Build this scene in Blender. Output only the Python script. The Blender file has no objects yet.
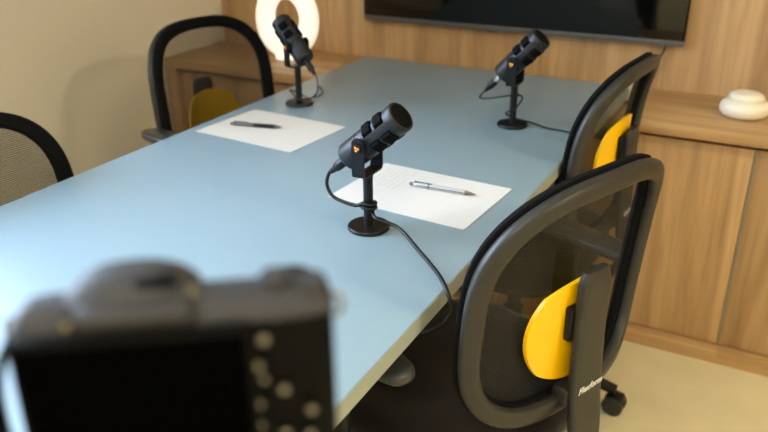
import bpy, bmesh, math, random
from mathutils import Vector, Matrix, Euler
random.seed(4)
PI = math.pi
sc = bpy.context.scene
C = sc.collection

# ------------------------------------------------------------------ colours / materials
def s2l(c):
    c = c / 255.0
    return c / 12.92 if c <= 0.04045 else ((c + 0.055) / 1.055) ** 2.4

def rgb(r, g, b):
    return (s2l(r), s2l(g), s2l(b), 1.0)

def mat(name, col, rough=0.5, metal=0.0, spec=0.5, bump=0.0, bscale=300.0, var=0.0, vscale=4.0, emit=None, estr=0.0, coat=0.0, sheen=0.0):
    m = bpy.data.materials.new(name)
    m.use_nodes = True
    nt = m.node_tree
    b = nt.nodes['Principled BSDF']
    b.inputs['Base Color'].default_value = col
    b.inputs['Roughness'].default_value = rough
    b.inputs['Metallic'].default_value = metal
    b.inputs['Specular IOR Level'].default_value = spec
    b.inputs['Coat Weight'].default_value = coat
    b.inputs['Sheen Weight'].default_value = sheen
    tc = nt.nodes.new('ShaderNodeTexCoord')
    if var > 0:
        n = nt.nodes.new('ShaderNodeTexNoise')
        n.inputs['Scale'].default_value = vscale
        n.inputs['Detail'].default_value = 4
        nt.links.new(tc.outputs['Object'], n.inputs['Vector'])
        r = nt.nodes.new('ShaderNodeValToRGB')
        r.color_ramp.elements[0].position = 0.3
        r.color_ramp.elements[1].position = 0.7
        r.color_ramp.elements[0].color = tuple(c * (1 - var) for c in col[:3]) + (1,)
        r.color_ramp.elements[1].color = tuple(min(1, c * (1 + var)) for c in col[:3]) + (1,)
        nt.links.new(n.outputs['Fac'], r.inputs['Fac'])
        nt.links.new(r.outputs['Color'], b.inputs['Base Color'])
    if bump > 0:
        n = nt.nodes.new('ShaderNodeTexNoise')
        n.inputs['Scale'].default_value = bscale
        nt.links.new(tc.outputs['Object'], n.inputs['Vector'])
        bp = nt.nodes.new('ShaderNodeBump')
        bp.inputs['Strength'].default_value = bump
        bp.inputs['Distance'].default_value = 0.001
        nt.links.new(n.outputs['Fac'], bp.inputs['Height'])
        nt.links.new(bp.outputs['Normal'], b.inputs['Normal'])
    if emit:
        b.inputs['Emission Color'].default_value = emit
        b.inputs['Emission Strength'].default_value = estr
    return m

def wood(name, grain, c0, c1, c2, rough=0.42):
    """oak laminate; grain = axis along which the fibres run (0 x, 2 z)"""
    m = bpy.data.materials.new(name)
    m.use_nodes = True
    nt = m.node_tree
    b = nt.nodes['Principled BSDF']
    b.inputs['Roughness'].default_value = rough
    b.inputs['Specular IOR Level'].default_value = 0.35
    tc = nt.nodes.new('ShaderNodeTexCoord')
    mp = nt.nodes.new('ShaderNodeMapping')
    sc_ = [16.0, 16.0, 16.0]
    sc_[grain] = 0.9
    mp.inputs['Scale'].default_value = sc_
    nt.links.new(tc.outputs['Object'], mp.inputs['Vector'])
    n = nt.nodes.new('ShaderNodeTexNoise')
    n.inputs['Scale'].default_value = 1.0
    n.inputs['Detail'].default_value = 7
    n.inputs['Roughness'].default_value = 0.62
    n.inputs['Distortion'].default_value = 0.7
    nt.links.new(mp.outputs['Vector'], n.inputs['Vector'])
    mp2 = nt.nodes.new('ShaderNodeMapping')
    s2 = [130.0, 130.0, 130.0]
    s2[grain] = 5.0
    mp2.inputs['Scale'].default_value = s2
    nt.links.new(tc.outputs['Object'], mp2.inputs['Vector'])
    n2 = nt.nodes.new('ShaderNodeTexNoise')
    n2.inputs['Scale'].default_value = 1.0
    n2.inputs['Detail'].default_value = 3
    nt.links.new(mp2.outputs['Vector'], n2.inputs['Vector'])
    r = nt.nodes.new('ShaderNodeValToRGB')
    cr = r.color_ramp
    cr.elements[0].position = 0.3
    cr.elements[0].color = c0
    cr.elements[1].position = 0.72
    cr.elements[1].color = c2
    e = cr.elements.new(0.5)
    e.color = c1
    ma = nt.nodes.new('ShaderNodeMath')
    ma.operation = 'MULTIPLY_ADD'
    ma.inputs[1].default_value = 0.22
    nt.links.new(n2.outputs['Fac'], ma.inputs[0])
    mb = nt.nodes.new('ShaderNodeMath')
    mb.operation = 'SUBTRACT'
    mb.inputs[1].default_value = 0.11
    nt.links.new(n.outputs['Fac'], mb.inputs[0])
    nt.links.new(mb.outputs[0], ma.inputs[2])
    nt.links.new(ma.outputs[0], r.inputs['Fac'])
    nt.links.new(r.outputs['Color'], b.inputs['Base Color'])
    return m

def mesh_fabric(name, period, open_, col):
    """woven mesh: threads in u and v, real see-through holes"""
    m = bpy.data.materials.new(name)
    m.use_nodes = True
    nt = m.node_tree
    b = nt.nodes['Principled BSDF']
    b.inputs['Base Color'].default_value = col
    b.inputs['Roughness'].default_value = 0.6
    uv = nt.nodes.new('ShaderNodeUVMap')
    sp = nt.nodes.new('ShaderNodeSeparateXYZ')
    nt.links.new(uv.outputs['UV'], sp.inputs[0])
    outs = []
    for ax, per in (('X', period * 0.8), ('Y', period)):
        d = nt.nodes.new('ShaderNodeMath'); d.operation = 'DIVIDE'; d.inputs[1].default_value = per
        nt.links.new(sp.outputs[ax], d.inputs[0])
        f = nt.nodes.new('ShaderNodeMath'); f.operation = 'FRACT'
        nt.links.new(d.outputs[0], f.inputs[0])
        g = nt.nodes.new('ShaderNodeMath'); g.operation = 'GREATER_THAN'; g.inputs[1].default_value = open_
        nt.links.new(f.outputs[0], g.inputs[0])
        outs.append(g)
    mx = nt.nodes.new('ShaderNodeMath'); mx.operation = 'MAXIMUM'
    nt.links.new(outs[0].outputs[0], mx.inputs[0]); nt.links.new(outs[1].outputs[0], mx.inputs[1])
    nt.links.new(mx.outputs[0], b.inputs['Alpha'])
    return m

M = {}
M['wall'] = mat('beige_paint', rgb(219, 211, 190), 0.85, var=0.015, vscale=1.5, bump=0.05, bscale=200)
M['ceil'] = mat('white_paint', rgb(232, 228, 218), 0.9)
M['floor'] = mat('cream_vinyl', rgb(218, 206, 164), 0.5, var=0.05, vscale=7)
M['oak_v'] = wood('oak_vertical', 2, rgb(150, 116, 78), rgb(178, 143, 100), rgb(200, 166, 120))
M['oak_h'] = wood('oak_horizontal', 0, rgb(154, 118, 76), rgb(180, 143, 96), rgb(198, 162, 113))
M['table'] = mat('blue_grey_laminate', rgb(137, 162, 175), 0.36, spec=0.5, bump=0.04, bscale=500)
M['lit_edge'] = mat('laminate_lit_edge', rgb(158, 166, 156), 0.45)
M['frame'] = mat('charcoal_plastic', rgb(43, 42, 38), 0.42, spec=0.4, bump=0.10, bscale=900)
M['black'] = mat('black_plastic', rgb(15, 15, 16), 0.42, spec=0.3, bump=0.05, bscale=700)
M['pipe'] = mat('black_fabric_rim', rgb(10, 10, 11), 0.8, spec=0.12, bump=0.5, bscale=500)
M['seat'] = mat('dark_brown_fabric', rgb(34, 28, 25), 0.9, spec=0.15, bump=0.5, bscale=450, sheen=0.2)
M['yellow'] = mat('yellow_plastic', rgb(244, 190, 2), 0.32)
M['pad'] = mat('grey_armrest', rgb(52, 52, 50), 0.3)
M['mesh'] = mesh_fabric('black_woven_mesh', 0.0042, 0.65, rgb(12, 12, 12))
M['white_ink'] = mat('white_lettering', rgb(214, 214, 208), 0.5)
M['mic'] = mat('mic_dark_metal', rgb(27, 29, 32), 0.42, spec=0.4, bump=0.03, bscale=900)
M['mic_blk'] = mat('mic_black_grille', rgb(6, 6, 7), 0.85, spec=0.12, bump=0.7, bscale=1500)
M['mic_stand'] = mat('mic_stand_black', rgb(13, 13, 14), 0.4, spec=0.35)
M['cable'] = mat('cable_black', rgb(12, 12, 13), 0.42, spec=0.35)
M['gold'] = mat('orange_emblem', rgb(246, 160, 50), 0.4)
M['silver'] = mat('silver_metal', rgb(200, 198, 192), 0.25, metal=0.9)
M['steel'] = mat('grey_steel', rgb(104, 104, 103), 0.4, metal=0.7)
M['white'] = mat('white_ceramic', rgb(238, 230, 208), 0.4)
M['lampw'] = mat('glowing_white_ring', rgb(244, 240, 228), 0.4, emit=(1.0, 0.93, 0.80, 1), estr=0.6)
M['screen'] = mat('tv_screen_gloss', rgb(8, 8, 10), 0.08, spec=0.5)
M['bezel'] = mat('tv_bezel_grey', rgb(92, 94, 98), 0.35, metal=0.5)
M['seam'] = mat('grey_seam_profile', rgb(150, 142, 124), 0.4, metal=0.3)
M['recess_shade'] = mat('painted_recess_shade', rgb(60, 44, 28), 0.8)
M['cam'] = mat('camera_grey_body', rgb(49, 49, 51), 0.6, spec=0.35, bump=0.3, bscale=1200)
M['camblk'] = mat('camera_black_body', rgb(6, 6, 6), 0.6, spec=0.08, bump=0.3, bscale=1200)
M['camscr'] = mat('camera_screen', rgb(3, 3, 3), 0.5, spec=0.0)
M['beige_glint'] = mat('beige_glint_and_lug', rgb(118, 110, 90), 0.5)  # colour of the painted button and hump glints, also the strap lugs
M['penw'] = mat('pen_white', rgb(172, 171, 167), 0.35)
M['lamp_on'] = mat('lit_diffuser', rgb(255, 250, 240), 0.5, emit=(1.0, 0.88, 0.66, 1), estr=6.0)
M['alu'] = mat('window_aluminium', rgb(205, 205, 205), 0.4, metal=0.3)

def glass_mat():
    m = bpy.data.materials.new('window_glass')
    m.use_nodes = True
    nt = m.node_tree
    nt.nodes.remove(nt.nodes['Principled BSDF'])
    o = nt.nodes['Material Output']
    t = nt.nodes.new('ShaderNodeBsdfTransparent')
    g = nt.nodes.new('ShaderNodeBsdfGlossy'); g.inputs['Roughness'].default_value = 0.02
    fr = nt.nodes.new('ShaderNodeFresnel'); fr.inputs['IOR'].default_value = 1.3
    mx = nt.nodes.new('ShaderNodeMixShader')
    nt.links.new(fr.outputs[0], mx.inputs[0]); nt.links.new(t.outputs[0], mx.inputs[1]); nt.links.new(g.outputs[0], mx.inputs[2])
    nt.links.new(mx.outputs[0], o.inputs['Surface'])
    return m
M['glass'] = glass_mat()

def paper_mat(name, printed):
    m = mat(name, rgb(213, 211, 206), 0.75)
    if not printed:
        return m
    nt = m.node_tree
    b = nt.nodes['Principled BSDF']
    uv = nt.nodes.new('ShaderNodeUVMap')
    sp = nt.nodes.new('ShaderNodeSeparateXYZ')
    nt.links.new(uv.outputs['UV'], sp.inputs[0])
    def mth(op, a, bval):
        n = nt.nodes.new('ShaderNodeMath'); n.operation = op
        nt.links.new(a, n.inputs[0])
        if isinstance(bval, float): n.inputs[1].default_value = bval
        else: nt.links.new(bval, n.inputs[1])
        return n.outputs[0]
    fr = mth('FRACT', mth('DIVIDE', sp.outputs['X'], 0.0125), 0.0)
    line = mth('LESS_THAN', fr, 0.26)
    a0 = mth('GREATER_THAN', sp.outputs['X'], 0.022)
    a1 = mth('LESS_THAN', sp.outputs['X'], 0.10)
    b0 = mth('GREATER_THAN', sp.outputs['Y'], 0.09)
    b1 = mth('LESS_THAN', sp.outputs['Y'], 0.20)
    n = nt.nodes.new('ShaderNodeTexNoise'); n.inputs['Scale'].default_value = 110
    nt.links.new(uv.outputs['UV'], n.inputs['Vector'])
    nz = mth('GREATER_THAN', n.outputs['Fac'], 0.47)
    k = line
    for q in (a0, a1, b0, b1, nz): k = mth('MULTIPLY', k, q)
    k = mth('MULTIPLY', k, 0.20)
    mx = nt.nodes.new('ShaderNodeMix'); mx.data_type = 'RGBA'
    mx.inputs['A'].default_value = rgb(213, 211, 206); mx.inputs['B'].default_value = rgb(110, 110, 112)
    nt.links.new(k, mx.inputs['Factor'])
    nt.links.new(mx.outputs['Result'], b.inputs['Base Color'])
    return m
M['paper'] = paper_mat('white_paper', False)
M['paper_print'] = paper_mat('white_printed_paper', True)

# ------------------------------------------------------------------ geometry helpers
def add_box(bm, c, s, r=0.0, seg=2, rot=None):
    g = bmesh.ops.create_cube(bm, size=1.0)
    vs = g['verts']
    for v in vs:
        v.co = Vector((v.co.x * s[0], v.co.y * s[1], v.co.z * s[2]))
    if r > 0:
        es = list({e for v in vs for e in v.link_edges})
        q = bmesh.ops.bevel(bm, geom=es, offset=r, segments=seg, profile=0.5, affect='EDGES')
        vs = list({v for f in q['faces'] for v in f.verts} | {v for v in vs if v.is_valid})
    mt = Matrix.Translation(Vector(c))
    if rot is not None:
        mt = mt @ rot
    for v in vs:
        v.co = mt @ v.co
    return vs

def spline(pts, n=8, closed=False):
    P = [Vector(p) for p in pts]
    out = []
    m = len(P)
    rng = m if closed else m - 1
    for i in range(rng):
        if closed:
            p0, p1, p2, p3 = P[(i - 1) % m], P[i], P[(i + 1) % m], P[(i + 2) % m]
        else:
            p0, p1, p2, p3 = P[max(i - 1, 0)], P[i], P[i + 1], P[min(i + 2, m - 1)]
        for k in range(n):
            t = k / n
            out.append(0.5 * ((2 * p1) + (-p0 + p2) * t + (2 * p0 - 5 * p1 + 4 * p2 - p3) * t * t + (-p0 + 3 * p1 - 3 * p2 + p3) * t ** 3))
    if not closed:
        out.append(P[-1])
    return out

def add_tube(bm, pts, r, seg=10, closed=False, radii=None):
    n = len(pts)
    pts = [Vector(p) for p in pts]
    T = []
    for i in range(n):
        a = pts[(i - 1) % n] if (closed or i > 0) else pts[i]
        b = pts[(i + 1) % n] if (closed or i < n - 1) else pts[i]
        T.append((b - a).normalized())
    up = Vector((0, 0, 1)) if abs(T[0].z) < 0.9 else Vector((1, 0, 0))
    N = (up - T[0] * up.dot(T[0])).normalized()
    rings = []
    for i in range(n):
        N = (N - T[i] * N.dot(T[i])).normalized()
        B = T[i].cross(N)
        rr = radii[i] if radii else r
        rings.append([bm.verts.new(pts[i] + (N * math.cos(2 * PI * k / seg) + B * math.sin(2 * PI * k / seg)) * rr) for k in range(seg)])
    for i in range(n if closed else n - 1):
        a, b = rings[i], rings[(i + 1) % n]
        for k in range(seg):
            bm.faces.new((a[k], a[(k + 1) % seg], b[(k + 1) % seg], b[k]))
    if not closed:
        bm.faces.new(rings[0][::-1])
        bm.faces.new(rings[-1])

def add_lathe(bm, prof, seg=40, mtx=None):
    """profile of (radius, height), axis z, ends capped"""
    mtx = mtx or Matrix()
    rings = []
    for r, z in prof:
        if r < 1e-6:
            rings.append([bm.verts.new(mtx @ Vector((0, 0, z)))])
        else:
            rings.append([bm.verts.new(mtx @ Vector((r * math.cos(2 * PI * k / seg), r * math.sin(2 * PI * k / seg), z))) for k in range(seg)])
    for a, b in zip(rings, rings[1:]):
        for k in range(seg):
            k2 = (k + 1) % seg
            if len(a) == 1 and len(b) == 1: continue
            if len(a) == 1: bm.faces.new((a[0], b[k2], b[k]))
            elif len(b) == 1: bm.faces.new((a[k], a[k2], b[0]))
            else: bm.faces.new((a[k], a[k2], b[k2], b[k]))
    if len(rings[0]) > 1: bm.faces.new(rings[0][::-1])
    if len(rings[-1]) > 1: bm.faces.new(rings[-1])

def sup(t, a, b, n):
    c, s = math.cos(t), math.sin(t)
    if isinstance(n, tuple): n = n[0] if s > 0 else n[1]
    return (math.copysign(abs(c) ** (2 / n), c) * a, math.copysign(abs(s) ** (2 / n), s) * b)

def add_stack(bm, layers, fn, seg=64):
    """layers: list of parameters; fn(layer, t) -> co ; capped closed skin"""
    rings = [[bm.verts.new(fn(L, 2 * PI * k / seg)) for k in range(seg)] for L in layers]
    for a, b in zip(rings, rings[1:]):
        for k in range(seg):
            bm.faces.new((a[k], a[(k + 1) % seg], b[(k + 1) % seg], b[k]))
    bm.faces.new(rings[0][::-1])
    bm.faces.new(rings[-1])

def obj(name, bm, m, parent=None, smooth=True, ang=40):
    bmesh.ops.recalc_face_normals(bm, faces=bm.faces)
    me = bpy.data.meshes.new(name)
    bm.to_mesh(me)
    bm.free()
    me.materials.append(m)
    if smooth:
        for p in me.polygons: p.use_smooth = True
        me.set_sharp_from_angle(angle=math.radians(ang))
    o = bpy.data.objects.new(name, me)
    C.objects.link(o)
    if parent: o.parent = parent
    return o

def tag(o, label, cat, group=None):
    o['label'] = label; o['category'] = cat
    if group: o['group'] = group
    return o

def thing(name, label, cat, loc=(0, 0, 0), rz=0.0, group=None):
    o = bpy.data.objects.new(name, None)
    o.empty_display_size = 0.1
    C.objects.link(o)
    o.location = loc; o.rotation_euler = (0, 0, rz)
    return tag(o, label, cat, group)

def struct(name, bm, m, parent=None, smooth=False):
    o = obj(name, bm, m, parent, smooth)
    if not parent: o['kind'] = 'structure'
    return o

def dup(root, loc, rz, label, group=None):
    r = root.copy(); C.objects.link(r)
    r.location = loc; r.rotation_euler = (0, 0, rz); r['label'] = label
    for ch in list(root.children):
        c = ch.copy(); C.objects.link(c); c.parent = r
        for g in list(ch.children):
            d = g.copy(); C.objects.link(d); d.parent = c
    return r

def BM(): return bmesh.new()
def box_obj(name, lo, hi, m, parent=None, r=0.0, seg=2):
    b = BM()
    c = [(lo[i] + hi[i]) / 2 for i in range(3)]; s = [hi[i] - lo[i] for i in range(3)]
    add_box(b, c, s, r, seg)
    return obj(name, b, m, parent, r > 0)

# ------------------------------------------------------------------ camera
CAMZ = 1.335
yaw, pitch, roll, FPX = 0.496845, 0.4265457, -0.0097838, 760.918
cy, sy, cp, sp = math.cos(yaw), math.sin(yaw), math.cos(pitch), math.sin(pitch)
fwd = Vector((-sy * cp, cy * cp, -sp)); rgt = Vector((cy, sy, 0)); upv = rgt.cross(fwd)
cr_, sr_ = math.cos(roll), math.sin(roll)
RX = rgt * cr_ + upv * sr_; UX = -rgt * sr_ + upv * cr_
cd = bpy.data.cameras.new('camera'); cam = bpy.data.objects.new('render_camera', cd); C.objects.link(cam)
cam.matrix_world = Matrix(((RX.x, UX.x, -fwd.x, 0), (RX.y, UX.y, -fwd.y, 0), (RX.z, UX.z, -fwd.z, CAMZ), (0, 0, 0, 1)))
cd.sensor_width = 36.0
cd.lens = 36.0 * FPX / 768.0
cd.clip_start = 0.02
cd.dof.use_dof = True
cd.dof.focus_distance = 1.17
cd.dof.aperture_fstop = cd.lens / 8.8
sc.camera = cam

# ------------------------------------------------------------------ setting
XL, XR, YB, YF, ZC = -2.07, 3.0, 2.46, -2.4, 2.6
b = BM(); add_box(b, ((XL + XR) / 2, (YB + YF) / 2, -0.05), (XR - XL + 0.4, YB - YF + 0.4, 0.1)); struct('floor', b, M['floor'])
b = BM(); add_box(b, ((XL + XR) / 2, (YB + YF) / 2, ZC + 0.05), (XR - XL + 0.4, YB - YF + 0.4, 0.1)); struct('ceiling', b, M['ceil'])
b = BM(); add_box(b, ((XL + XR) / 2, YB + 0.05, ZC / 2), (XR - XL, 0.1, ZC)); struct('wall_back', b, M['oak_v'])
b = BM(); add_box(b, ((XL + XR) / 2, YF - 0.05, ZC / 2), (XR - XL, 0.1, ZC)); struct('wall_front', b, M['wall'])
b = BM(); add_box(b, (XR + 0.05, (YB + YF) / 2, ZC / 2), (0.1, YB - YF, ZC)); struct('wall_right', b, M['wall'])
WY0, WY1, WZ0, WZ1 = -0.9, 1.15, 0.95, 2.35     # window opening in the left wall, nearer than the picture shows
b = BM()
add_box(b, (XL - 0.05, (YF + WY0) / 2, ZC / 2), (0.1, WY0 - YF, ZC))
add_box(b, (XL - 0.05, (YB + WY1) / 2, ZC / 2), (0.1, YB - WY1, ZC))
add_box(b, (XL - 0.05, (WY0 + WY1) / 2, WZ0 / 2), (0.1, WY1 - WY0, WZ0))
add_box(b, (XL - 0.05, (WY0 + WY1) / 2, (ZC + WZ1) / 2), (0.1, WY1 - WY0, ZC - WZ1))
struct('wall_left', b, M['wall'])
b = BM()
for y in (WY0 + 0.02, (WY0 + WY1) / 2, WY1 - 0.02): add_box(b, (XL - 0.05, y, (WZ0 + WZ1) / 2), (0.05, 0.04, WZ1 - WZ0))
for z in (WZ0 + 0.02, WZ1 - 0.02): 
    for ya, yb in ((WY0 + 0.04, (WY0 + WY1) / 2 - 0.02), ((WY0 + WY1) / 2 + 0.02, WY1 - 0.04)): add_box(b, (XL - 0.05, (ya + yb) / 2, z), (0.05, yb - ya, 0.04))
w = struct('window_1', b, M['alu'])
b = BM()
for ya, yb in ((WY0 + 0.04, (WY0 + WY1) / 2 - 0.02), ((WY0 + WY1) / 2 + 0.02, WY1 - 0.04)): add_box(b, (XL - 0.05, (ya + yb) / 2, (WZ0 + WZ1) / 2), (0.006, yb - ya, WZ1 - WZ0 - 0.08))
struct('glass_pane', b, M['glass'], w)

# ------------------------------------------------------------------ table
TZ = 0.75
TX0, TX1, TY0, TY1 = -1.297, -0.404, -0.15, 2.275
table = thing('conference_table', 'long blue-grey laminate meeting table with its warm-lit edge coloured in, reaching to the oak sideboard', 'table', (-0.85, 1.06, 0))
def tl(x, y, z): return (x + 0.85, y - 1.06, z)
box_obj('tabletop', tl(TX0, TY0, TZ - 0.03), tl(TX1, TY1, TZ), M['table'], table, 0.0015, 2)
b = BM()
for (x0, x1, y0, y1) in ((TX1, TX1 + 0.0012, TY0, TY1), (TX0 - 0.0012, TX0, TY0, TY1)):
    add_box(b, tl((x0 + x1) / 2, (y0 + y1) / 2, TZ - 0.015), (x1 - x0, y1 - y0 - 0.004, 0.027))
o = obj('lit_edge_strip', b, M['lit_edge'], table, False)  # same laminate, coloured paler to stand for warm light on the edge
for y in (0.25, 1.30):
    b = BM()
    add_box(b, tl(-0.85, y, 0.36), (0.26, 0.07, 0.70), 0.006)
    add_box(b, tl(-0.85, y, 0.015), (0.56, 0.10, 0.03), 0.006)
    obj('pedestal', b, M['black'], table)

# ------------------------------------------------------------------ sideboard: worktop and cabinet units
CZ = 0.705
CY = 2.10
wt = box_obj('worktop', (XL + 0.002, CY, CZ - 0.034), (2.0, YB - 0.002, CZ), M['oak_h'], None, 0.002)
tag(wt, 'long oak sideboard top running along the panelled wall under the screen', 'worktop')
edges = [-2.066, -1.39, -0.712, -0.034, 0.644, 1.322, 1.998]
cab_lab = ['oak cabinet at the far left end of the sideboard, against the beige wall',
           'second oak cabinet from the beige wall, hidden behind the blue table',
           'oak cabinet with the wide door, right behind the two yellow-backed chairs',
           'oak cabinet right of the grey door seam, below the white lidded pot',
           None, None]
for i in range(4):
    x0, x1 = edges[i], edges[i + 1]
    cb = thing('cabinet', cab_lab[i], 'cabinet', ((x0 + x1) / 2, CY + 0.18, 0), 0, 'oak sideboard cabinets')
    hw = (x1 - x0) / 2 - 0.0005
    y0 = -0.18
    b = BM()
    for s in (-1, 1):
        add_box(b, (s * (hw - 0.009), y0 + 0.20, 0.36), (0.018, 0.29, 0.62))
    add_box(b, (0, y0 + 0.345, 0.36), (2 * hw, 0.012, 0.62))
    add_box(b, (0, y0 + 0.20, 0.056), (2 * hw, 0.29, 0.02))
    add_box(b, (0, y0 + 0.20, 0.658), (2 * hw, 0.29, 0.02))
    obj('carcass', b, M['oak_v'], cb, False)
    b = BM(); add_box(b, (0, y0 + 0.17, 0.0225), (2 * hw + 0.001, 0.34, 0.045))
    obj('plinth', b, M['oak_h'], cb)
    left = 0.05 if i == 0 else 0.0
    if i == 0:
        b = BM(); add_box(b, (-hw + 0.024, y0 + 0.024, 0.358), (0.048, 0.044, 0.622), 0.001); obj('side_post', b, M['oak_v'], cb)
    b = BM()
    add_box(b, ((left - 0.004) / 2 + (0.0 if i else 0.0), y0 + 0.041, 0.352), (2 * hw - left - 0.008, 0.018, 0.606), 0.001)
    d = obj('door', b, M['oak_v'], cb)
    b = BM()
    add_box(b, (hw - 0.0005, y0 + 0.0395, 0.352), (0.006, 0.018, 0.606))
    obj('edge_profile', b, M['seam'], d, False)
    b = BM(); add_box(b, (0, y0 + 0.052, 0.663), (2 * hw, 0.003, 0.012)); obj('shade_strip', b, M['recess_shade'], cb, False)  # dark strip colours in the shade between door and worktop

# ------------------------------------------------------------------ office chair
BW, BH, BZT, BREC, BK, BK4, BN = 0.448, 0.431, 0.954, 0.089, 0.564, 13.5, 2.97
YO = -0.24           # base centre is 0.24 in front of the backrest
def back_pt(t, inset=0.0, dy=0.0):
    u, v = sup(t, BW / 2 - inset, BH / 2 - inset, (BN, 3.42))
    return surf(u, v, dy)
def surf_n(u):                      # unit normal towards the rear
    return Vector((2 * BK * u + 4 * BK4 * u ** 3, -1, -math.sin(BREC))).normalized()
def surf(u, v, dy=0.0):
    return Vector((u, -v * math.sin(BREC) + BK * u * u - BK * BW * BW / 8 + BK4 * u ** 4 + YO, BZT + (v - BH / 2) * math.cos(BREC))) - surf_n(u) * dy

NT = 112
# more even spacing round the loop: sample by arc length
def loop_params(n):
    ts = [2 * PI * i / 4000 for i in range(4001)]
    P = [back_pt(t) for t in ts]
    L = [0.0]
    for a, c in zip(P, P[1:]): L.append(L[-1] + (c - a).length)
    out = []; j = 0
    for k in range(n):
        tgt = L[-1] * k / n
        while L[j + 1] < tgt: j += 1
        out.append(ts[j] + (ts[j + 1] - ts[j]) * (tgt - L[j]) / max(1e-9, L[j + 1] - L[j]))
    return out
TS = loop_params(NT)

def make_chair():
    root = thing('office_chair', 'x', 'chair', (0, 0, 0), 0, 'mesh office chairs round the table')
    # --- back frame: closed loop with a soft rectangular section
    P = [back_pt(t, 0.020, -0.002) for t in TS]
    cen = sum(P, Vector()) / NT
    b = BM(); rings = []
    for i in range(NT):
        T = (P[(i + 1) % NT] - P[i - 1]).normalized()
        nb = surf_n(P[i].x)
        nb = (nb - T * nb.dot(T)).normalized()
        Bv = T.cross(nb)
        if Bv.dot(P[i] - cen) < 0: Bv = -Bv
        ring = []
        for k in range(16):
            a, c = sup(2 * PI * k / 16, 0.0165, 0.0115, 2.7)
            ring.append(b.verts.new(P[i] + Bv * a + nb * c))
        rings.append(ring)
    for i in range(NT):
        a, c = rings[i], rings[(i + 1) % NT]
        for k in range(16):
            b.faces.new((a[k], a[(k + 1) % 16], c[(k + 1) % 16], c[k]))
    fr = obj('back_frame', b, M['frame'], root, True, 60)
    # --- black fabric rim round the front of the frame
    b = BM()
    rows = []
    for ins, d in ((0.011, 0.0075), (0.005, 0.0080), (0.0025, 0.010), (0.003, 0.018), (0.006, 0.0220), (0.012, 0.0240), (0.024, 0.0240), (0.031, 0.0225), (0.034, 0.0190), (0.034, 0.0110), (0.031, 0.0080)):
        rows.append([b.verts.new(back_pt(t, ins, d)) for t in TS])
    for a, c in zip(rows, rows[1:]):
        for k in range(NT): b.faces.new((a[k], a[(k + 1) % NT], c[(k + 1) % NT], c[k]))
    obj('fabric_rim', b, M['pipe'], fr)
    # --- mesh panel
    b = BM(); uvl = b.loops.layers.uv.new('UVMap')
    nr = 14; rows = []
    for q_ in range(nr + 1):
        q = q_ / nr; row = []
        for t in TS:
            u, v = sup(t, BW / 2 - 0.033, BH / 2 - 0.033, (BN, 3.42))
            row.append(b.verts.new(surf(u * q, v * q, 0.021 + 0.023 * (1 - q * q))) if q_ else None)
        rows.append(row)
    ctr = b.verts.new(surf(0, 0, 0.044))
    for k in range(NT):
        k2 = (k + 1) % NT
        b.faces.new((ctr, rows[1][k], rows[1][k2]))
        for j in range(1, nr):
            b.faces.new((rows[j][k], rows[j + 1][k], rows[j + 1][k2], rows[j][k2]))
    for f in b.faces:
        for l in f.loops: l[uvl].uv = (l.vert.co.x + 1, l.vert.co.z)
    obj('mesh_panel', b, M['mesh'], root, True, 80)
    # --- lumbar pad (yellow), bent round the back
    b = BM(); nu, nv = 28, 16; top = []; bot = []
    zc, hw, hh = 0.680, 0.096, 0.092
    def pad_pt(i, j, off):
        a = (i / nu * 2 - 1); c = (j / nv * 2 - 1)
        # square to squircle
        x = a * math.sqrt(1 - 0.42 * c * c); z = c * math.sqrt(1 - 0.42 * a * a)
        u = x * hw; zz = zc + z * hh
        return Vector((u, YO + 0.001 + 2.7 * u * u - off - (zz - zc) * 0.06, zz))
    for off, lst in ((0.0, top), (0.007, bot)):
        for i in range(nu + 1): lst.append([b.verts.new(pad_pt(i, j, off)) for j in range(nv + 1)])
    for i in range(nu):
        for j in range(nv):
            b.faces.new((top[i][j], top[i + 1][j], top[i + 1][j + 1], top[i][j + 1]))
            b.faces.new((bot[i][j], bot[i][j + 1], bot[i + 1][j + 1], bot[i + 1][j]))
    for i in range(nu):
        for j in (0, nv): b.faces.new((top[i][j], bot[i][j], bot[i + 1][j], top[i + 1][j]))
    for j in range(nv):
        for i in (0, nu): b.faces.new((top[i][j], top[i][j + 1], bot[i][j + 1], bot[i][j]))
    pad = obj('lumbar_pad', b, M['yellow'], root, True, 50)
    pad['label'] = 'bright yellow curved lumbar pad'
    b = BM()
    add_box(b, (0, YO - 0.0110, 0.702), (0.080, 0.014, 0.060), 0.004)
    obj('pad_bracket', b, M['black'], pad)
    # --- spine
    b = BM()
    prof = [(-0.024, 0.791), (-0.024, 0.70), (-0.028, 0.58), (-0.036, 0.50), (-0.034, 0.445), (-0.010, 0.408), (0.06, 0.392), (0.20, 0.388)]
    pp = spline([(0, y, z) for y, z in prof], 6)
    rings = []
    for i, p in enumerate(pp):
        q = pp[min(i + 1, len(pp) - 1)] - pp[max(i - 1, 0)]
        q.normalize(); nrm = Vector((0, q.z, -q.y))
        f = 1.0
        if i == 0: f = 0.78
        if i == 1: f = 0.93
        ring = []
        for k in range(20):
            a, c = sup(2 * PI * k / 20, (0.033 + (0.004 if p.z < 0.6 else 0.004 * (0.800 - p.z) / 0.2)) * f, 0.0098 * (f ** 2), 4.2)
            ring.append(b.verts.new(Vector((a, p.y + YO, p.z)) + nrm * c))
        rings.append(ring)
    for a, c in zip(rings, rings[1:]):
        for k in range(20): b.faces.new((a[k], a[(k + 1) % 20], c[(k + 1) % 20], c[k]))
    b.faces.new(rings[0]); b.faces.new(rings[-1])
    spn = obj('spine', b, M['frame'], root, True, 50)
    # lettering on the rear face of the spine
    cu = bpy.data.curves.new('lettering', 'FONT')
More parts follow.
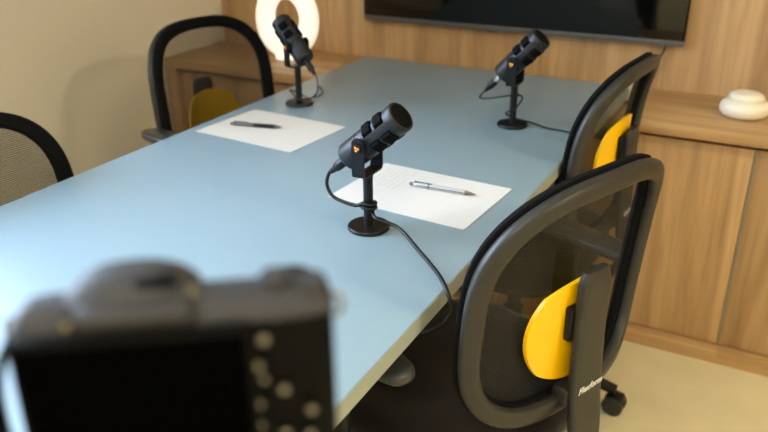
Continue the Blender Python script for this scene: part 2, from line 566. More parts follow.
    cu.body = 'Flexform'; cu.size = 0.0168; cu.shear = 0.25; cu.extrude = 0.0003; cu.offset = 0.0004
    cu.align_x = 'CENTER'; cu.align_y = 'CENTER'
    to = bpy.data.objects.new('lettering_source', cu); C.objects.link(to)
    dg = bpy.context.evaluated_depsgraph_get()
    me = bpy.data.meshes.new_from_object(to.evaluated_get(dg))
    bpy.data.objects.remove(to)
    me.materials.clear(); me.materials.append(M['white_ink'])
    lt = bpy.data.objects.new('lettering', me); C.objects.link(lt); lt.parent = spn
    lt.location = (0.001, YO - 0.0381, 0.585); lt.rotation_euler = (PI / 2, 0, 0)
    # collar where the frame meets the spine
    b = BM(); add_box(b, (0, YO - 0.006, 0.562), (0.07, 0.036, 0.032), 0.008, 3)
    obj('frame_collar', b, M['frame'], fr)
    # --- seat
    b = BM()
    def seat_fn(L, t):
        k, z, dz = L
        x, y = sup(t, 0.245 * k, 0.23 * k, 3.4)
        zz = z - dz * max(0, (y - 0.10)) ** 2
        return Vector((x, y + 0.02, zz))
    add_stack(b, [(0.90, 0.405, 0), (0.97, 0.412, 0.5), (1.0, 0.432, 0.8), (0.99, 0.452, 1.0), (0.95, 0.466, 1.2), (0.85, 0.473, 1.2), (0.55, 0.474, 1.0), (0.2, 0.472, 0.9)], seat_fn, 64)
    obj('seat', b, M['seat'], root, True, 60)
    b = BM()
    add_stack(b, [(0.80, 0.386, 0), (0.90, 0.392, 0), (0.92, 0.406, 0)], seat_fn, 64)
    obj('seat_shell', b, M['black'], root, True, 60)
    # --- armrests
    for s in (-1, 1):
        b = BM()
        pts = spline([(s * 0.16, 0.0, 0.392), (s * 0.24, 0.0, 0.392), (s * 0.288, 0.0, 0.43), (s * 0.295, 0.0, 0.52), (s * 0.29, -0.005, 0.662)], 8)
        rings = []
        for i, p in enumerate(pts):
            T = (pts[min(i + 1, len(pts) - 1)] - pts[max(i - 1, 0)]).normalized()
            n1 = Vector((0, 1, 0)); n2 = T.cross(n1)
            ring = []
            for k in range(14):
                a, c = sup(2 * PI * k / 14, 0.026, 0.012, 3)
                ring.append(b.verts.new(p + n1 * a + n2 * c))
            rings.append(ring)
        for a, c in zip(rings, rings[1:]):
            for k in range(14): b.faces.new((a[k], a[(k + 1) % 14], c[(k + 1) % 14], c[k]))
        b.faces.new(rings[0]); b.faces.new(rings[-1])
        ar = obj('armrest', b, M['black'], root, True, 60)
        b = BM()
        def pad_fn(L, t):
            k, z = L
            x, y = sup(t, 0.034 - k, 0.128 - k, 3.2)
            return Vector((s * 0.285 + x, y - 0.036, z))
        add_stack(b, [(0.010, 0.660), (0.002, 0.662), (0.0, 0.666), (0.001, 0.675), (0.004, 0.679), (0.012, 0.681)], pad_fn, 40)
        obj('arm_pad', b, M['pad'], ar, True, 60)
    # --- column and five-star base
    b = BM(); add_lathe(b, [(0.027, 0.10), (0.027, 0.23), (0.019, 0.235), (0.019, 0.37), (0.05, 0.375), (0.05, 0.388)], 24)
    obj('gas_column', b, M['black'], root)
    b = BM(); add_lathe(b, [(0.035, 0.068), (0.045, 0.075), (0.045, 0.10), (0.032, 0.112), (0.027, 0.112)], 24)
    angs = [-PI / 2 + 2 * PI * k / 5 for k in range(5)]
    for a in angs:
        d = Vector((math.cos(a), math.sin(a), 0))
        pts = [d * 0.03 + Vector((0, 0, 0.092)), d * 0.12 + Vector((0, 0, 0.092)), d * 0.22 + Vector((0, 0, 0.082)), d * 0.31 + Vector((0, 0, 0.071))]
        add_tube(b, pts, 0.02, 10, False, [0.024, 0.021, 0.018, 0.014])
    obj('star_base', b, M['black'], root, True, 60)
    for a in angs:
        d = Vector((math.cos(a), math.sin(a), 0)); n = Vector((-d.y, d.x, 0))
        cpos = d * 0.31 + Vector((0, 0, 0.0285))
        b = BM()
        add_box(b, cpos + Vector((0, 0, 0.013)), (0.018, 0.018, 0.05), 0.003)
        rot = Matrix((( d.x, n.x, 0, 0), (d.y, n.y, 0, 0), (0, 0, 1, 0), (0, 0, 0, 1)))
        add_box(b, cpos + Vector((0, 0, 0.017)), (0.046, 0.046, 0.026), 0.009, 3, rot)
        ca = obj('caster', b, M['black'], root, True, 60)
        for s in (-1, 1):
            b = BM()
            z_ax = n
            mt = Matrix.Translation(cpos + n * s * 0.0155) @ z_ax.to_track_quat('Z', 'Y').to_matrix().to_4x4()
            add_lathe(b, [(0.012, -0.009), (0.024, -0.009), (0.0278, -0.006), (0.0278, 0.006), (0.024, 0.009), (0.012, 0.007)], 24, mt)
            obj('wheel', b, M['pad'] if False else M['frame'], ca, True, 50)
    return root

chair0 = make_chair()
def seat_loc(px, py, a, dz=0.0):
    f = Vector((-math.sin(a), math.cos(a)))
    return (px + f.x * 0.24, py + f.y * 0.24, dz)
A1, A2, A3, A4 = (-0.221, 1.039, 1.188), (-0.317, 1.748, 1.460), (-1.520, 1.710, -1.745), (-1.425, 0.852, -1.640)
chair0.location = seat_loc(*A1); chair0.rotation_euler = (0, 0, A1[2])
chair0['label'] = 'black mesh office chair nearest the camera, back towards us with white lettering on its spine'
ch2 = dup(chair0, seat_loc(*A2), A2[2], 'black mesh office chair with yellow pad on the right, in front of the oak sideboard')
ch3 = dup(chair0, seat_loc(*A3), A3[2], 'black mesh office chair facing us by the beige wall, olive pad behind it')
ch4 = dup(chair0, seat_loc(*A4), A4[2], 'lowered black mesh office chair at the left edge, only its rounded top above the table')
def shift(root, names, dz):
    for c in root.children:
        if c.name.split('.')[0] in names: c.location.z += dz
shift(ch3, ('armrest',), 0.030)
shift(ch3, ('spine',), -0.015)
shift(ch3, ('lumbar_pad',), -0.03)
shift(ch2, ('lumbar_pad',), 0.045)
UPPER = ('back_frame', 'mesh_panel', 'lumbar_pad', 'spine', 'seat', 'seat_shell', 'armrest')
shift(ch4, UPPER, -0.056)
shift(ch4, ('lumbar_pad',), -0.05)
for c in ch4.children:
    if c.name.startswith('gas_column'): c.scale.z = (0.388 - 0.056) / 0.388

# ------------------------------------------------------------------ microphones
def make_mic(elev):
    root = thing('microphone', 'x', 'microphone', (0, 0, TZ), 0, 'podcast microphones on the table')
    b = BM(); add_lathe(b, [(0.0365, 0.0), (0.038, 0.0015), (0.038, 0.0055), (0.0365, 0.0075), (0.012, 0.0085), (0.0, 0.0085)], 56)
    obj('base', b, M['mic_stand'], root)
    b = BM(); add_lathe(b, [(0.0088, 0.0075), (0.0088, 0.100), (0.0098, 0.101), (0.0098, 0.108), (0.006, 0.1085)], 24)
    obj('post', b, M['mic_stand'], root)
    zp = 0.161
    # yoke: strip bent round below the body, plates up to the pivots
    b = BM()
    sec = []
    path = [(-0.0325, zp + 0.010), (-0.0325, zp - 0.046), (-0.031, zp - 0.052), (-0.026, zp - 0.054), (0.026, zp - 0.054), (0.031, zp - 0.052), (0.0325, zp - 0.046), (0.0325, zp + 0.010)]
    for i, (y, z) in enumerate(path):
        a = path[max(0, i - 1)]; c = path[min(len(path) - 1, i + 1)]
        t = Vector((c[0] - a[0], c[1] - a[1])).normalized(); n = Vector((-t.y, t.x)) * 0.0016
        w = 0.0118
        sec.append([b.verts.new((x, y + k * n.x, z + k * n.y)) for x, k in ((-w, -1), (w, -1), (w, 1), (-w, 1))])
    for a, c in zip(sec, sec[1:]):
        for k in range(4): b.faces.new((a[k], a[(k + 1) % 4], c[(k + 1) % 4], c[k]))
    b.faces.new(sec[0]); b.faces.new(sec[-1])
    for s in (-1, 1):
        mt = Matrix.Translation((0, s * 0.0325, zp + 0.006)) @ Matrix.Rotation(PI / 2, 4, 'X')
        add_lathe(b, [(0.0118, -0.0016), (0.0118, 0.0016)], 24, mt)
    obj('yoke', b, M['mic_stand'], root)
    # body: axis x after tilt; lathe axis z -> rotate to x
    body_m = Matrix.Rotation(PI / 2, 4, 'Y')
    b = BM()
    R = 0.0262
    add_lathe(b, [(0.008, -0.050), (0.0235, -0.050), (R - 0.001, -0.047), (R, -0.044), (R, -0.0045), (R - 0.0008, -0.004), (R - 0.0008, -0.0028), (R, -0.0023),
                  (R, 0.0125), (R - 0.0035, 0.0145), (R - 0.0035, 0.069), (R + 0.0008, 0.071), (R + 0.0012, 0.074), (R + 0.0012, 0.084), (R, 0.0865), (R - 0.0022, 0.0868)], 48, body_m)
    # ribs between the grille windows
    for k in range(4):
        a = PI / 2 * k
        rot = Matrix.Rotation(a, 4, 'X')
        add_box(b, rot @ Vector((0.042, 0, R - 0.0028)), (0.060, 0.0150, 0.0052), 0.0012, 2, rot)
    for xs in (0.0135, 0.0415, 0.0695):
        add_lathe(b, [(R - 0.004, xs - 0.0028), (R, xs - 0.0028), (R, xs + 0.0028), (R - 0.004, xs + 0.0028)], 48, body_m)
    body = obj('body', b, M['mic'], root, True, 35)
    body.location = (0, 0, zp); body.rotation_euler = (0, -elev, 0)
    b = BM(); add_lathe(b, [(0.0, 0.0850), (0.0, 0.0872), (0.012, 0.0872), (0.022, 0.0870), (R - 0.0022, 0.0866)], 40, body_m)
    obj('grille_cap', b, M['mic_blk'], body)
    for xs in (0.0275, 0.0555):
        for k in range(4):
            a = PI / 2 * k + PI / 4
            rot = Matrix.Rotation(a, 4, 'X')
            b = BM(); add_box(b, rot @ Vector((xs, 0, R - 0.0004)), (0.0212, 0.0235, 0.0086), 0.0036, 3, rot)
            obj('grille_window', b, M['mic_blk'], body, True, 60)
    for s in (-1, 1):
        mt = Matrix.Translation((0, s * 0.0340, 0)) @ Matrix.Rotation(-s * PI / 2, 4, 'X')
        b = BM(); add_lathe(b, [(0.0085, -0.008), (0.0085, 0.002), (0.0078, 0.0032), (0.0, 0.0034)], 24, mt)
        kn = obj('pivot_knob', b, M['mic_stand'], body)
    # orange three-lobed emblem on both knobs (lying on the rotating body)
    b = BM()
    for s in (-1, 1):
        for k in range(3):
            a = PI / 2 + 2 * PI * k / 3
            mt = Matrix.Translation((math.cos(a) * 0.0030, s * 0.0375, math.sin(a) * 0.0030)) @ Matrix.Rotation(-s * PI / 2, 4, 'X')
            add_lathe(b, [(0.0022, -0.0004), (0.0022, 0.0003), (0.0, 0.0004)], 14, mt)
    obj('emblem', b, M['gold'], body)
    b = BM(); add_lathe(b, [(0.0075, -0.050), (0.0075, -0.066)], 20, body_m)
    obj('connector', b, M['mic'], body)
    b = BM(); add_lathe(b, [(0.0084, -0.062), (0.0090, -0.064), (0.0090, -0.082), (0.0062, -0.088), (0.0045, -0.100), (0.0025, -0.101)], 20, body_m)
    obj('plug', b, M['mic_blk'] if False else M['cable'], body)
    return root

E1, E2, E3 = math.radians(41), math.radians(41), math.radians(47)
mic0 = make_mic(E1)
mic0.location = (-0.613, 1.073, TZ); mic0.rotation_euler = (0, 0, 0)
mic0['label'] = 'black podcast microphone nearest the camera, its cable hanging over the table edge'
mic3 = dup(mic0, (-0.587, 1.76, TZ), 0.0, 'black podcast microphone below the screen with a silver plug collar')
mic2 = dup(mic0, (-1.174, 1.683, TZ), math.radians(161), 'black podcast microphone tilted left, in front of the glowing white ring')
def set_elev(r, e):
    for c in r.children:
        if c.name.startswith('body'):
            c.rotation_euler = (0, -e, 0)
            for g in c.children:
                if g.name.startswith('connector') and r is mic3:
                    b = BM(); add_lathe(b, [(0.0082, -0.049), (0.0082, -0.071), (0.0074, -0.072)], 20, Matrix.Rotation(PI / 2, 4, 'Y')); tmp = obj('connector', b, M['silver']); g.data = tmp.data; bpy.data.objects.remove(tmp)
                    g['label'] = 'silver plug collar'
                if g.name.startswith('plug') and r is mic3: g.location.x = -0.010
set_elev(mic3, E3); set_elev(mic2, E2)

def mic_cable(root, pts, r=0.0027):
    b = BM()
    add_tube(b, spline(pts, 8), r, 8)
    return obj('cable', b, M['cable'], root, True, 80)
def wrap(r, z0, z1, a0, turns, n=10):
    return [(math.cos(a0 + 2 * PI * turns * k / n) * r, math.sin(a0 + 2 * PI * turns * k / n) * r, z0 + (z1 - z0) * k / n) for k in range(n + 1)]
e = E1
rear = lambda e, s, z=0.161: (-s * math.cos(e), 0, z - s * math.sin(e))
# local mic frames, origin on the table at the base centre
p = [rear(E1, 0.096), rear(E1, 0.106), (-0.083, -0.004, 0.072), (-0.070, -0.008, 0.053), (-0.042, -0.012, 0.047), (-0.018, -0.013, 0.046)] \
    + wrap(0.0130, 0.052, 0.040, -PI * 0.62, 1.5, 14) + [(0.022, -0.016, 0.032), (0.071, -0.021, 0.024), (0.136, -0.071, 0.016), (0.190, -0.120, 0.014), (0.220, -0.152, 0.008), (0.2305, -0.160, -0.010), (0.229, -0.166, -0.028), (0.219, -0.188, -0.0385), (0.19, -0.212, -0.0405), (0.12, -0.228, -0.0410), (0.04, -0.238, -0.0410)]
mic_cable(mic0, p, 0.0034)
p = [rear(E3, 0.104), rear(E3, 0.116), (-0.088, -0.004, 0.062), (-0.06, -0.012, 0.066), (-0.03, -0.016, 0.074)] + wrap(0.0125, 0.080, 0.078, -PI * 0.6, 0.6, 6) \
    + [(0.016, 0.018, 0.070), (0.012, -0.015, 0.052), (-0.012, -0.014, 0.036), (-0.013, 0.008, 0.022), (0.010, 0.016, 0.013), (0.045, 0.012, 0.0110), (0.085, 0.010, 0.0034), (0.13, 0.004, 0.0034), (0.168, -0.010, 0.0034), (0.183, -0.018, 0.0030), (0.190, -0.022, -0.006), (0.1905, -0.03, -0.06), (0.1905, -0.05, -0.16)]
mic_cable(mic3, p, 0.0022)
p = [rear(E2, 0.098), rear(E2, 0.112), (-0.095, 0.01, 0.055), (-0.090, 0.03, 0.040), (-0.055, 0.045, 0.034), (-0.02, 0.035, 0.040), (0.018, 0.018, 0.040), (0.036, -0.012, 0.026), (0.028, -0.035, 0.012), (0.02, -0.05, 0.003), (0.03, -0.10, 0.0028), (0.08, -0.14, 0.0028), (0.11, -0.15, 0.0028)]
mic_cable(mic2, p, 0.0020)

# ------------------------------------------------------------------ papers and pens
def sheet(name, cx, cy, z, a, w, h, m, label, group, curl=0.0):
    b = BM(); uvl = b.loops.layers.uv.new('UVMap')
    nx, ny = 16, 12; g = {}
    for s in (0, 1):
        for i in range(nx + 1):
            for j in range(ny + 1):
                x = (i / nx - 0.5) * w; y = (j / ny - 0.5) * h
                zz = curl * (max(0, i / nx - 0.6) * max(0, j / ny - 0.5)) * 8 + (0.0005 if s else 0)
                g[s, i, j] = b.verts.new((x, y, zz))
    for i in range(nx):
        for j in range(ny):
            b.faces.new((g[1, i, j], g[1, i + 1, j], g[1, i + 1, j + 1], g[1, i, j + 1]))
            b.faces.new((g[0, i, j], g[0, i, j + 1], g[0, i + 1, j + 1], g[0, i + 1, j]))
    for i in range(nx):
        for j in (0, ny): b.faces.new((g[0, i, j], g[0, i + 1, j], g[1, i + 1, j], g[1, i, j]))
    for j in range(ny):
        for i in (0, nx): b.faces.new((g[0, i, j], g[1, i, j], g[1, i, j + 1], g[0, i, j + 1]))
    for f in b.faces:
        for l in f.loops: l[uvl].uv = (l.vert.co.x + w / 2, l.vert.co.y + h / 2)
    o = obj(name, b, m, None, True, 30)
    o.location = (cx, cy, z); o.rotation_euler = (0, 0, a)
    return tag(o, label, 'paper', group)
sheet('paper_sheet', -1.1115, 1.4645, TZ + 0.0002, math.radians(-4.4), 0.301, 0.221, M['paper'], 'blank white paper sheet with a dark pen on it, left side of the table', 'paper sheets on the table')
sheet('paper_sheet', -0.6005, 1.2600, TZ + 0.0002, math.radians(-3.6), 0.297, 0.215, M['paper'], 'lower white paper sheet whose edge shows under the printed one behind the nearest microphone', 'paper sheets on the table')
sheet('paper_sheet', -0.5995, 1.2622, TZ + 0.0010, math.radians(-3.2), 0.297, 0.215, M['paper_print'], 'printed white paper sheet under the silver pen, behind the nearest microphone', 'paper sheets on the table')

def pen(p0, p1, z, dark, label):
    d = Vector((p1[0] - p0[0], p1[1] - p0[1], 0)); L = d.length
    t = thing('pen', label, 'pen', (p0[0], p0[1], z + 0.0052), math.atan2(d.y, d.x), 'pens on the papers')
    X = Matrix.Rotation(PI / 2, 4, 'Y')
    r = 0.0048
    if dark:
        b = BM(); add_lathe(b, [(0.0035, 0.008), (r, 0.012), (r, 0.064)], 20, X); obj('barrel', b, M['steel'], t)
        b = BM(); add_lathe(b, [(r, 0.064), (r + 0.0004, 0.066), (r + 0.0004, 0.118), (r, 0.12)], 20, X); obj('grip', b, M['cable'], t)
        tip = 0.12
    else:
        b = BM(); add_lathe(b, [(0.0035, 0.008), (r, 0.010), (r, 0.112), (r, 0.118)], 20, X); obj('barrel', b, M['penw'], t)
        b = BM(); add_lathe(b, [(r + 0.0003, 0.040), (r + 0.0003, 0.043)], 20, X); obj('ring', b, M['steel'], t)
        tip = 0.118
    b = BM(); add_lathe(b, [(r, tip), (0.0022, tip + 0.014), (0.0008, L)], 20, X); obj('tip', b, M['steel'], t)
    b = BM(); add_lathe(b, [(0.0028, 0.0), (0.0032, 0.001), (0.0032, 0.009)], 16, X); obj('push_button', b, M['steel'], t)
    b = BM(); add_box(b, (0.030, 0.0, r + 0.0014), (0.036, 0.0030, 0.0010), 0.0005); add_box(b, (0.012, 0, r + 0.0004), (0.004, 0.0034, 0.004), 0.0005)
    if not dark:
        add_box(b, (0.066, r + 0.0002, 0.001), (0.10, 0.0012, 0.0016), 0.0003)
        add_box(b, (0.066, -r - 0.0002, 0.001), (0.10, 0.0012, 0.0016), 0.0003)
    obj('clip', b, M['steel'] if not dark else M['cable'], t)
    return t
pen((-1.221, 1.443), (-1.086, 1.474), TZ + 0.0008, True, 'dark pen with black grip lying on the blank paper sheet')
pen((-0.635, 1.283), (-0.495, 1.290), TZ + 0.0016, False, 'white and silver pen lying on the printed paper sheet')

# ------------------------------------------------------------------ television
TVX0, TVX1, TVZ0, TVH, TVY = -1.388, -0.293, 0.846, 0.63, 2.43
tv = thing('television', 'large black wall-mounted television on the oak panelling', 'television', ((TVX0 + TVX1) / 2, TVY, TVZ0))
hw = (TVX1 - TVX0) / 2
b = BM(); add_box(b, (0, 0.012, TVH / 2), (2 * hw - 0.002, 0.020, TVH - 0.002), 0.003); obj('back_shell', b, M['camblk'], tv)
b = BM(); add_box(b, (0, 0.000, TVH / 2 + 0.006), (2 * hw - 0.008, 0.006, TVH - 0.02), 0.0005); obj('screen', b, M['screen'], tv)
b = BM()
add_box(b, (0, 0.0, 0.008), (2 * hw, 0.012, 0.016), 0.001)
obj('bottom_bezel', b, M['bezel'], tv)
b = BM()
for s in (-1, 1): add_box(b, (s * (hw - 0.002), 0.001, TVH / 2 + 0.008), (0.004, 0.012, TVH - 0.016), 0.001)
add_box(b, (0, 0.001, TVH - 0.002), (2 * hw, 0.012, 0.004), 0.001)
obj('side_bezel', b, M['camblk'], tv)
b = BM(); add_box(b, (-0.06, -0.002, -0.001), (0.034, 0.010, 0.010), 0.002); obj('sensor_tab', b, M['bezel'], tv)
b = BM(); add_box(b, (0, 0.024, TVH / 2), (0.3, 0.008, 0.3)); obj('wall_bracket', b, M['black'], tv)
# cable from the television down to a small charger on the worktop
b = BM()
add_tube(b, spline([(-0.345, 2.440, 0.85), (-0.352, 2.440, 0.82), (-0.375, 2.440, 0.775), (-0.408, 2.44, 0.735), (-0.435, 2.430, 0.712), (-0.44, 2.40, 0.7085), (-0.425, 2.34, 0.708), (-0.405, 2.30, 0.708), (-0.395, 2.272, 0.712)], 8), 0.0030, 8)
tag(obj('power_cable', b, M['frame'], None, True, 80), 'thin dark cable dropping from the right end of the television to the sideboard', 'cable')
pg = thing('power_adapter', 'small white upright adapter with black foot on the sideboard, behind the right chair', 'adapter', (-0.392, 2.262, CZ), 0.2)
b = BM(); add_box(b, (0, 0, 0.0035), (0.046, 0.034, 0.007), 0.002); obj('foot', b, M['black'], pg)
b = BM(); add_box(b, (-0.008, 0.0, 0.034), (0.018, 0.022, 0.054), 0.004, 3); obj('housing', b, M['white'], pg)

# ------------------------------------------------------------------ glowing ring and lidded pot on the sideboard
rl = thing('ring_lamp', 'glowing white upright ring lamp on the left end of the sideboard', 'lamp', (-1.648, 2.315, CZ), 0.25)
b = BM()
NR, NS = 72, 20; rings = []
for i in range(NR):
    t = 2 * PI * i / NR
    cx, cz = math.cos(t) * 0.084, math.sin(t) * 0.106
    n = Vector((math.cos(t) / 0.088, 0, math.sin(t) / 0.108)).normalized()
    th = 0.034 + 0.005 * max(0, -math.sin(t))
    ring = []
    for k in range(NS):
        a, c = sup(2 * PI * k / NS, th, 0.036, 2.4)
        p = Vector((cx, 0, cz)) + n * a + Vector((0, c, 0))
        p.z = max(p.z + 0.141, 0.0)
        ring.append(b.verts.new(p))
    rings.append(ring)
for i in range(NR):
    a, c = rings[i], rings[(i + 1) % NR]
    for k in range(NS): b.faces.new((a[k], a[(k + 1) % NS], c[(k + 1) % NS], c[k]))
obj('ring', b, M['lampw'], rl, True, 60)
b = BM(); add_lathe(b, [(0.05, 0.0), (0.052, 0.002), (0.05, 0.005), (0.03, 0.008)], 32); obj('foot', b, M['lampw'], rl)
pt = thing('lidded_pot', 'small cream-white rounded pot with a stepped lid at the right of the sideboard', 'pot', (-0.091, 2.268, CZ))
b = BM(); add_lathe(b, [(0.045, 0.0), (0.055, 0.003), (0.063, 0.012), (0.0655, 0.024), (0.063, 0.035), (0.055, 0.043), (0.046, 0.046)], 48); obj('bowl', b, M['white'], pt, True, 60)
b = BM(); add_lathe(b, [(0.038, 0.043), (0.043, 0.046), (0.046, 0.053), (0.044, 0.060), (0.036, 0.065), (0.018, 0.067), (0.0, 0.0675)], 48); obj('lid', b, M['white'], pt, True, 60)

# ------------------------------------------------------------------ photo camera on a tripod beside the table
CYAW = 0.63
D0 = 0.300
def cpt(px, py, d):        # metres: where the ray through that picture point is at depth d
    v = RX * ((px - 384) / FPX) + UX * (-(py - 216) / FPX) + fwd
    return v * d + Vector((0, 0, CAMZ))
c0 = cpt(172, 313, D0)
pc = thing('camera', 'dark digital camera on a tripod in the foreground, its black screen facing us', 'camera', (c0.x, c0.y, c0.z - 0.085), CYAW)
H = 0.085
def ctop(z): return H + z
b = BM()
def body_fn(L, t):
    z, k = L
    x, y = sup(t, 0.064 - k, 0.0135 - k, 5)
    return Vector((x, y + 0.0135, z))
add_stack(b, [(0.0, 0.003), (0.003, 0.0), (0.070, 0.0), (H - 0.010, 0.0005), (H - 0.004, 0.002), (H, 0.006)], body_fn, 72)
cbody = obj('body', b, M['camblk'], pc, True, 40)
b = BM()
add_stack(b, [(H - 0.007, -0.0006), (H - 0.004, 0.0002), (H + 0.001, 0.004), (H + 0.003, 0.008)], body_fn, 72)
obj('top_plate', b, M['cam'], pc, True, 40)
# right hand grip
b = BM(); add_stack(b, [(0.002, 0.004), (0.006, 0.001), (0.066, 0.0), (H - 0.016, 0.002), (H - 0.012, 0.006)], lambda L, t: Vector((0.047, 0.036, L[0])) + Vector((*sup(t, 0.017 - L[1], 0.026 - L[1], 2.6), 0)), 36)
obj('grip', b, M['camblk'], pc, True, 50)
# viewfinder hump
b = BM()
def hump(L, t):
    z, w, d = L
    x, y = sup(t, w, d, 2.6)
    return Vector((-0.0165 + x, 0.017 + y, H + z))
add_stack(b, [(-0.001, 0.028, 0.018), (0.004, 0.0265, 0.017), (0.008, 0.0225, 0.0145), (0.011, 0.017, 0.011), (0.0128, 0.0105, 0.007), (0.0132, 0.005, 0.004)], hump, 40)
hp = obj('viewfinder_hump', b, M['cam'], pc, True, 60)
b = BM(); add_box(b, (-0.014, 0.001, H + 0.001), (0.046, 0.012, 0.008), 0.004, 3)
obj('eyepiece', b, M['cam'], hp)
b = BM(); add_box(b, (-0.006, 0.008, H + 0.0105), (0.016, 0.008, 0.003), 0.001); obj('hot_shoe', b, M['camblk'], hp)
b = BM(); add_lathe(b, [(0.0018, 0), (0.0018, 0.003), (0.0, 0.003)], 14, Matrix.Translation((0.0078, 0.008, H + 0.003))); obj('hump_glint', b, M['beige_glint'], hp)  # beige stud painted in for the bright glint on the hump
# rear screen
b = BM(); add_box(b, (-0.0165, -0.0025, 0.0415), (0.094, 0.006, 0.076), 0.002); sr = obj('screen_frame', b, M['camblk'], pc)
b = BM(); add_box(b, (-0.0165, -0.0058, 0.0415), (0.088, 0.001, 0.068), 0.0004); obj('screen', b, M['camscr'], sr)
# dials on the top
for x, y, r, h in ((0.0405, 0.013, 0.0062, 0.006), (0.0545, 0.013, 0.0078, 0.0025)):
    b = BM(); add_lathe(b, [(r, 0.0), (r, h - 0.001), (r - 0.001, h), (0.0, h)], 30, Matrix.Translation((x, y, H + 0.002))); obj('dial', b, M['cam'], pc)
b = BM(); add_lathe(b, [(0.0045, 0.0), (0.0045, 0.005), (0.0, 0.0055)], 20, Matrix.Translation((0.046, 0.040, H - 0.013))); obj('shutter_button', b, M['cam'], pc)
# rear buttons: dark rings with a beige mark, warm glint painted in
e_x = Vector((math.cos(CYAW), math.sin(CYAW), 0)); e_y = Vector((-e_x.y, e_x.x, 0))
base = Vector(pc.location)
for (px, py, r) in ((263.5, 337, 0.0034), (258.5, 364, 0.003), (264.5, 377, 0.0022), (284.6, 387, 0.003), (259, 402, 0.003), (312, 407, 0.003), (260.6, 423, 0.003), (286, 430, 0.003), (311, 431, 0.003), (67, 323, 0.0032)):
    d = (cpt(px, py, 1.0) - Vector((0, 0, CAMZ)))
    tt = (base - Vector((0, 0, CAMZ)) - e_y * 0.001).dot(e_y) / d.dot(e_y)
    q = d * tt + Vector((0, 0, CAMZ)) - base
    mt = Matrix.Translation((q.dot(e_x), -0.0008, q.z)) @ Matrix.Rotation(PI / 2, 4, 'X')
    b = BM(); add_lathe(b, [(r, -0.001), (r, 0.0016), (r - 0.0005, 0.002), (0, 0.002)], 20, mt); bt = obj('button', b, M['camblk'], pc)
    b = BM(); add_lathe(b, [(r * 0.62, 0.0019), (r * 0.62, 0.0023), (0, 0.0023)], 20, mt); obj('beige_glint', b, M['beige_glint'], bt)
for s in (-1, 1):
    b = BM(); add_tube(b, [(s * 0.0655 + 0.003 * math.cos(2 * PI * k / 14), 0.014, H - 0.010 + 0.005 * math.sin(2 * PI * k / 14)) for k in range(14)], 0.0011, 8, True)
    obj('strap_lug', b, M['beige_glint'], pc)
b = BM()
sp_ = spline([(-0.068, 0.014, H - 0.013), (-0.071, 0.010, H - 0.020), (-0.074, 0.004, H - 0.034), (-0.074, 0.000, H - 0.055), (-0.073, 0.0, H - 0.085), (-0.076, 0.004, H - 0.14), (-0.074, 0.016, H - 0.19), (-0.071, 0.024, H - 0.19), (-0.070, 0.024, H - 0.12), (-0.0705, 0.020, H - 0.06), (-0.069, 0.015, H - 0.016)], 6)
rr = []
for i, p in enumerate(sp_):
    T = (sp_[min(i + 1, len(sp_) - 1)] - sp_[max(i - 1, 0)]).normalized()
    n1 = Vector((0, 1, 0)); n1 = (n1 - T * n1.dot(T)).normalized(); n2 = T.cross(n1)
    w_ = min(1.0, 0.25 + min(i, len(sp_) - 1 - i) / 10)
    rr.append([b.verts.new(p + n1 * a * 0.007 * w_ + n2 * c * 0.0008) for a, c in ((-1, -1), (1, -1), (1, 1), (-1, 1))])
for a, c in zip(rr, rr[1:]):
    for k in range(4): b.faces.new((a[k], a[(k + 1) % 4], c[(k + 1) % 4], c[k]))
b.faces.new(rr[0]); b.faces.new(rr[-1])
obj('wrist_strap', b, M['camblk'], pc)
b = BM(); add_lathe(b, [(0.027, 0.026), (0.027, 0.070), (0.025, 0.075), (0.021, 0.075), (0.018, 0.066), (0.0, 0.066)], 40, Matrix.Translation((-0.012, 0, 0.036)) @ Matrix.Rotation(-PI / 2, 4, 'X')); obj('lens', b, M['camblk'], pc)
tp = thing('tripod', 'black tripod under the foreground camera, mostly below the picture', 'tripod', (c0.x + e_y.x * 0.02, c0.y + e_y.y * 0.02, 0), CYAW + PI / 6)
zt = c0.z - H - 0.0005
b = BM(); add_lathe(b, [(0.022, zt - 0.012), (0.022, zt)], 24); add_lathe(b, [(0.014, zt - 0.04), (0.016, zt - 0.03), (0.016, zt - 0.012)], 24); obj('head', b, M['black'], tp)
b = BM(); add_lathe(b, [(0.012, zt - 0.36), (0.012, zt - 0.04)], 20); add_lathe(b, [(0.028, zt - 0.26), (0.03, zt - 0.25), (0.03, zt - 0.21), (0.02, zt - 0.19)], 24); obj('centre_column', b, M['black'], tp)
for k in range(3):
    a = 2 * PI * k / 3 - PI / 2
    d = Vector((math.cos(a), math.sin(a), 0))
    b = BM(); add_tube(b, [d * 0.025 + Vector((0, 0, zt - 0.22)), d * 0.10 + Vector((0, 0, 0.5)), d * 0.185 + Vector((0, 0, 0.012))], 0.012, 12, False, [0.013, 0.011, 0.009]); lg = obj('leg', b, M['black'], tp)
    b = BM(); add_lathe(b, [(0.012, 0.0), (0.013, 0.004), (0.010, 0.02)], 16, Matrix.Translation(d * 0.186)); obj('rubber_foot', b, M['cable'], lg)

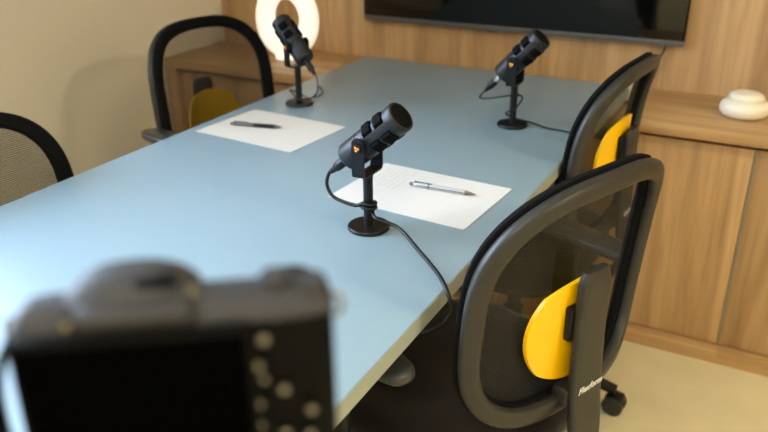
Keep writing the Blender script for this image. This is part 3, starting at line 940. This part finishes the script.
# ------------------------------------------------------------------ light: ceiling lamp, added fill panel and the window
def ceiling_light(x, y, sx, sy, watts, label, col=(1.0, 0.86, 0.58)):
    t = thing('ceiling_light', label, 'lamp', (x, y, ZC), 0, 'ceiling panels')
    b = BM()
    for s in (-1, 1):
        add_box(b, (s * (sx / 2 + 0.01), 0, -0.02), (0.02, sy + 0.04, 0.04)); add_box(b, (0, s * (sy / 2 + 0.01), -0.02), (sx, 0.02, 0.04))
    obj('frame', b, M['alu'], t, False)
    b = BM(); add_box(b, (0, 0, -0.022), (sx, sy, 0.01)); obj('diffuser', b, M['lamp_on'], t, False)
    ld = bpy.data.lights.new('panel_light', 'AREA'); ld.shape = 'RECTANGLE'; ld.size = sx; ld.size_y = sy; ld.energy = watts; ld.color = col
    lo = bpy.data.objects.new('panel_light', ld); C.objects.link(lo); lo.parent = t; lo.location = (0, 0, -0.032)
ceiling_light(2.70, 0.60, 0.15, 0.15, 69, 'small square ceiling panel lamp over the right of the room')
ceiling_light(0.0, -1.1, 1.2, 0.6, 34, 'long added fill panel on the ceiling behind the viewpoint', (1.0, 0.91, 0.76))  # unseen panel added as soft fill for the left wall

wd = bpy.data.worlds.new('world'); sc.world = wd; wd.use_nodes = True
bg = wd.node_tree.nodes['Background']; bg.inputs['Color'].default_value = (0.60, 0.765, 1.0, 1); bg.inputs['Strength'].default_value = 18.5
pl = bpy.data.lights.new('window_portal', 'AREA'); pl.shape = 'RECTANGLE'; pl.size = WY1 - WY0; pl.size_y = WZ1 - WZ0
pl.cycles.is_portal = True
po = bpy.data.objects.new('window_portal', pl); C.objects.link(po)
po.location = (XL - 0.09, (WY0 + WY1) / 2, (WZ0 + WZ1) / 2)
po.rotation_euler = (0, -PI / 2, 0)
po.rotation_euler = Vector((1, 0, 0)).to_track_quat('-Z', 'Y').to_euler()

sc.view_settings.view_transform = 'Standard'
sc.view_settings.look = 'None'
sc.view_settings.exposure = 0.11
sc.view_settings.gamma = 1.0
sc.view_settings.use_curve_mapping = False
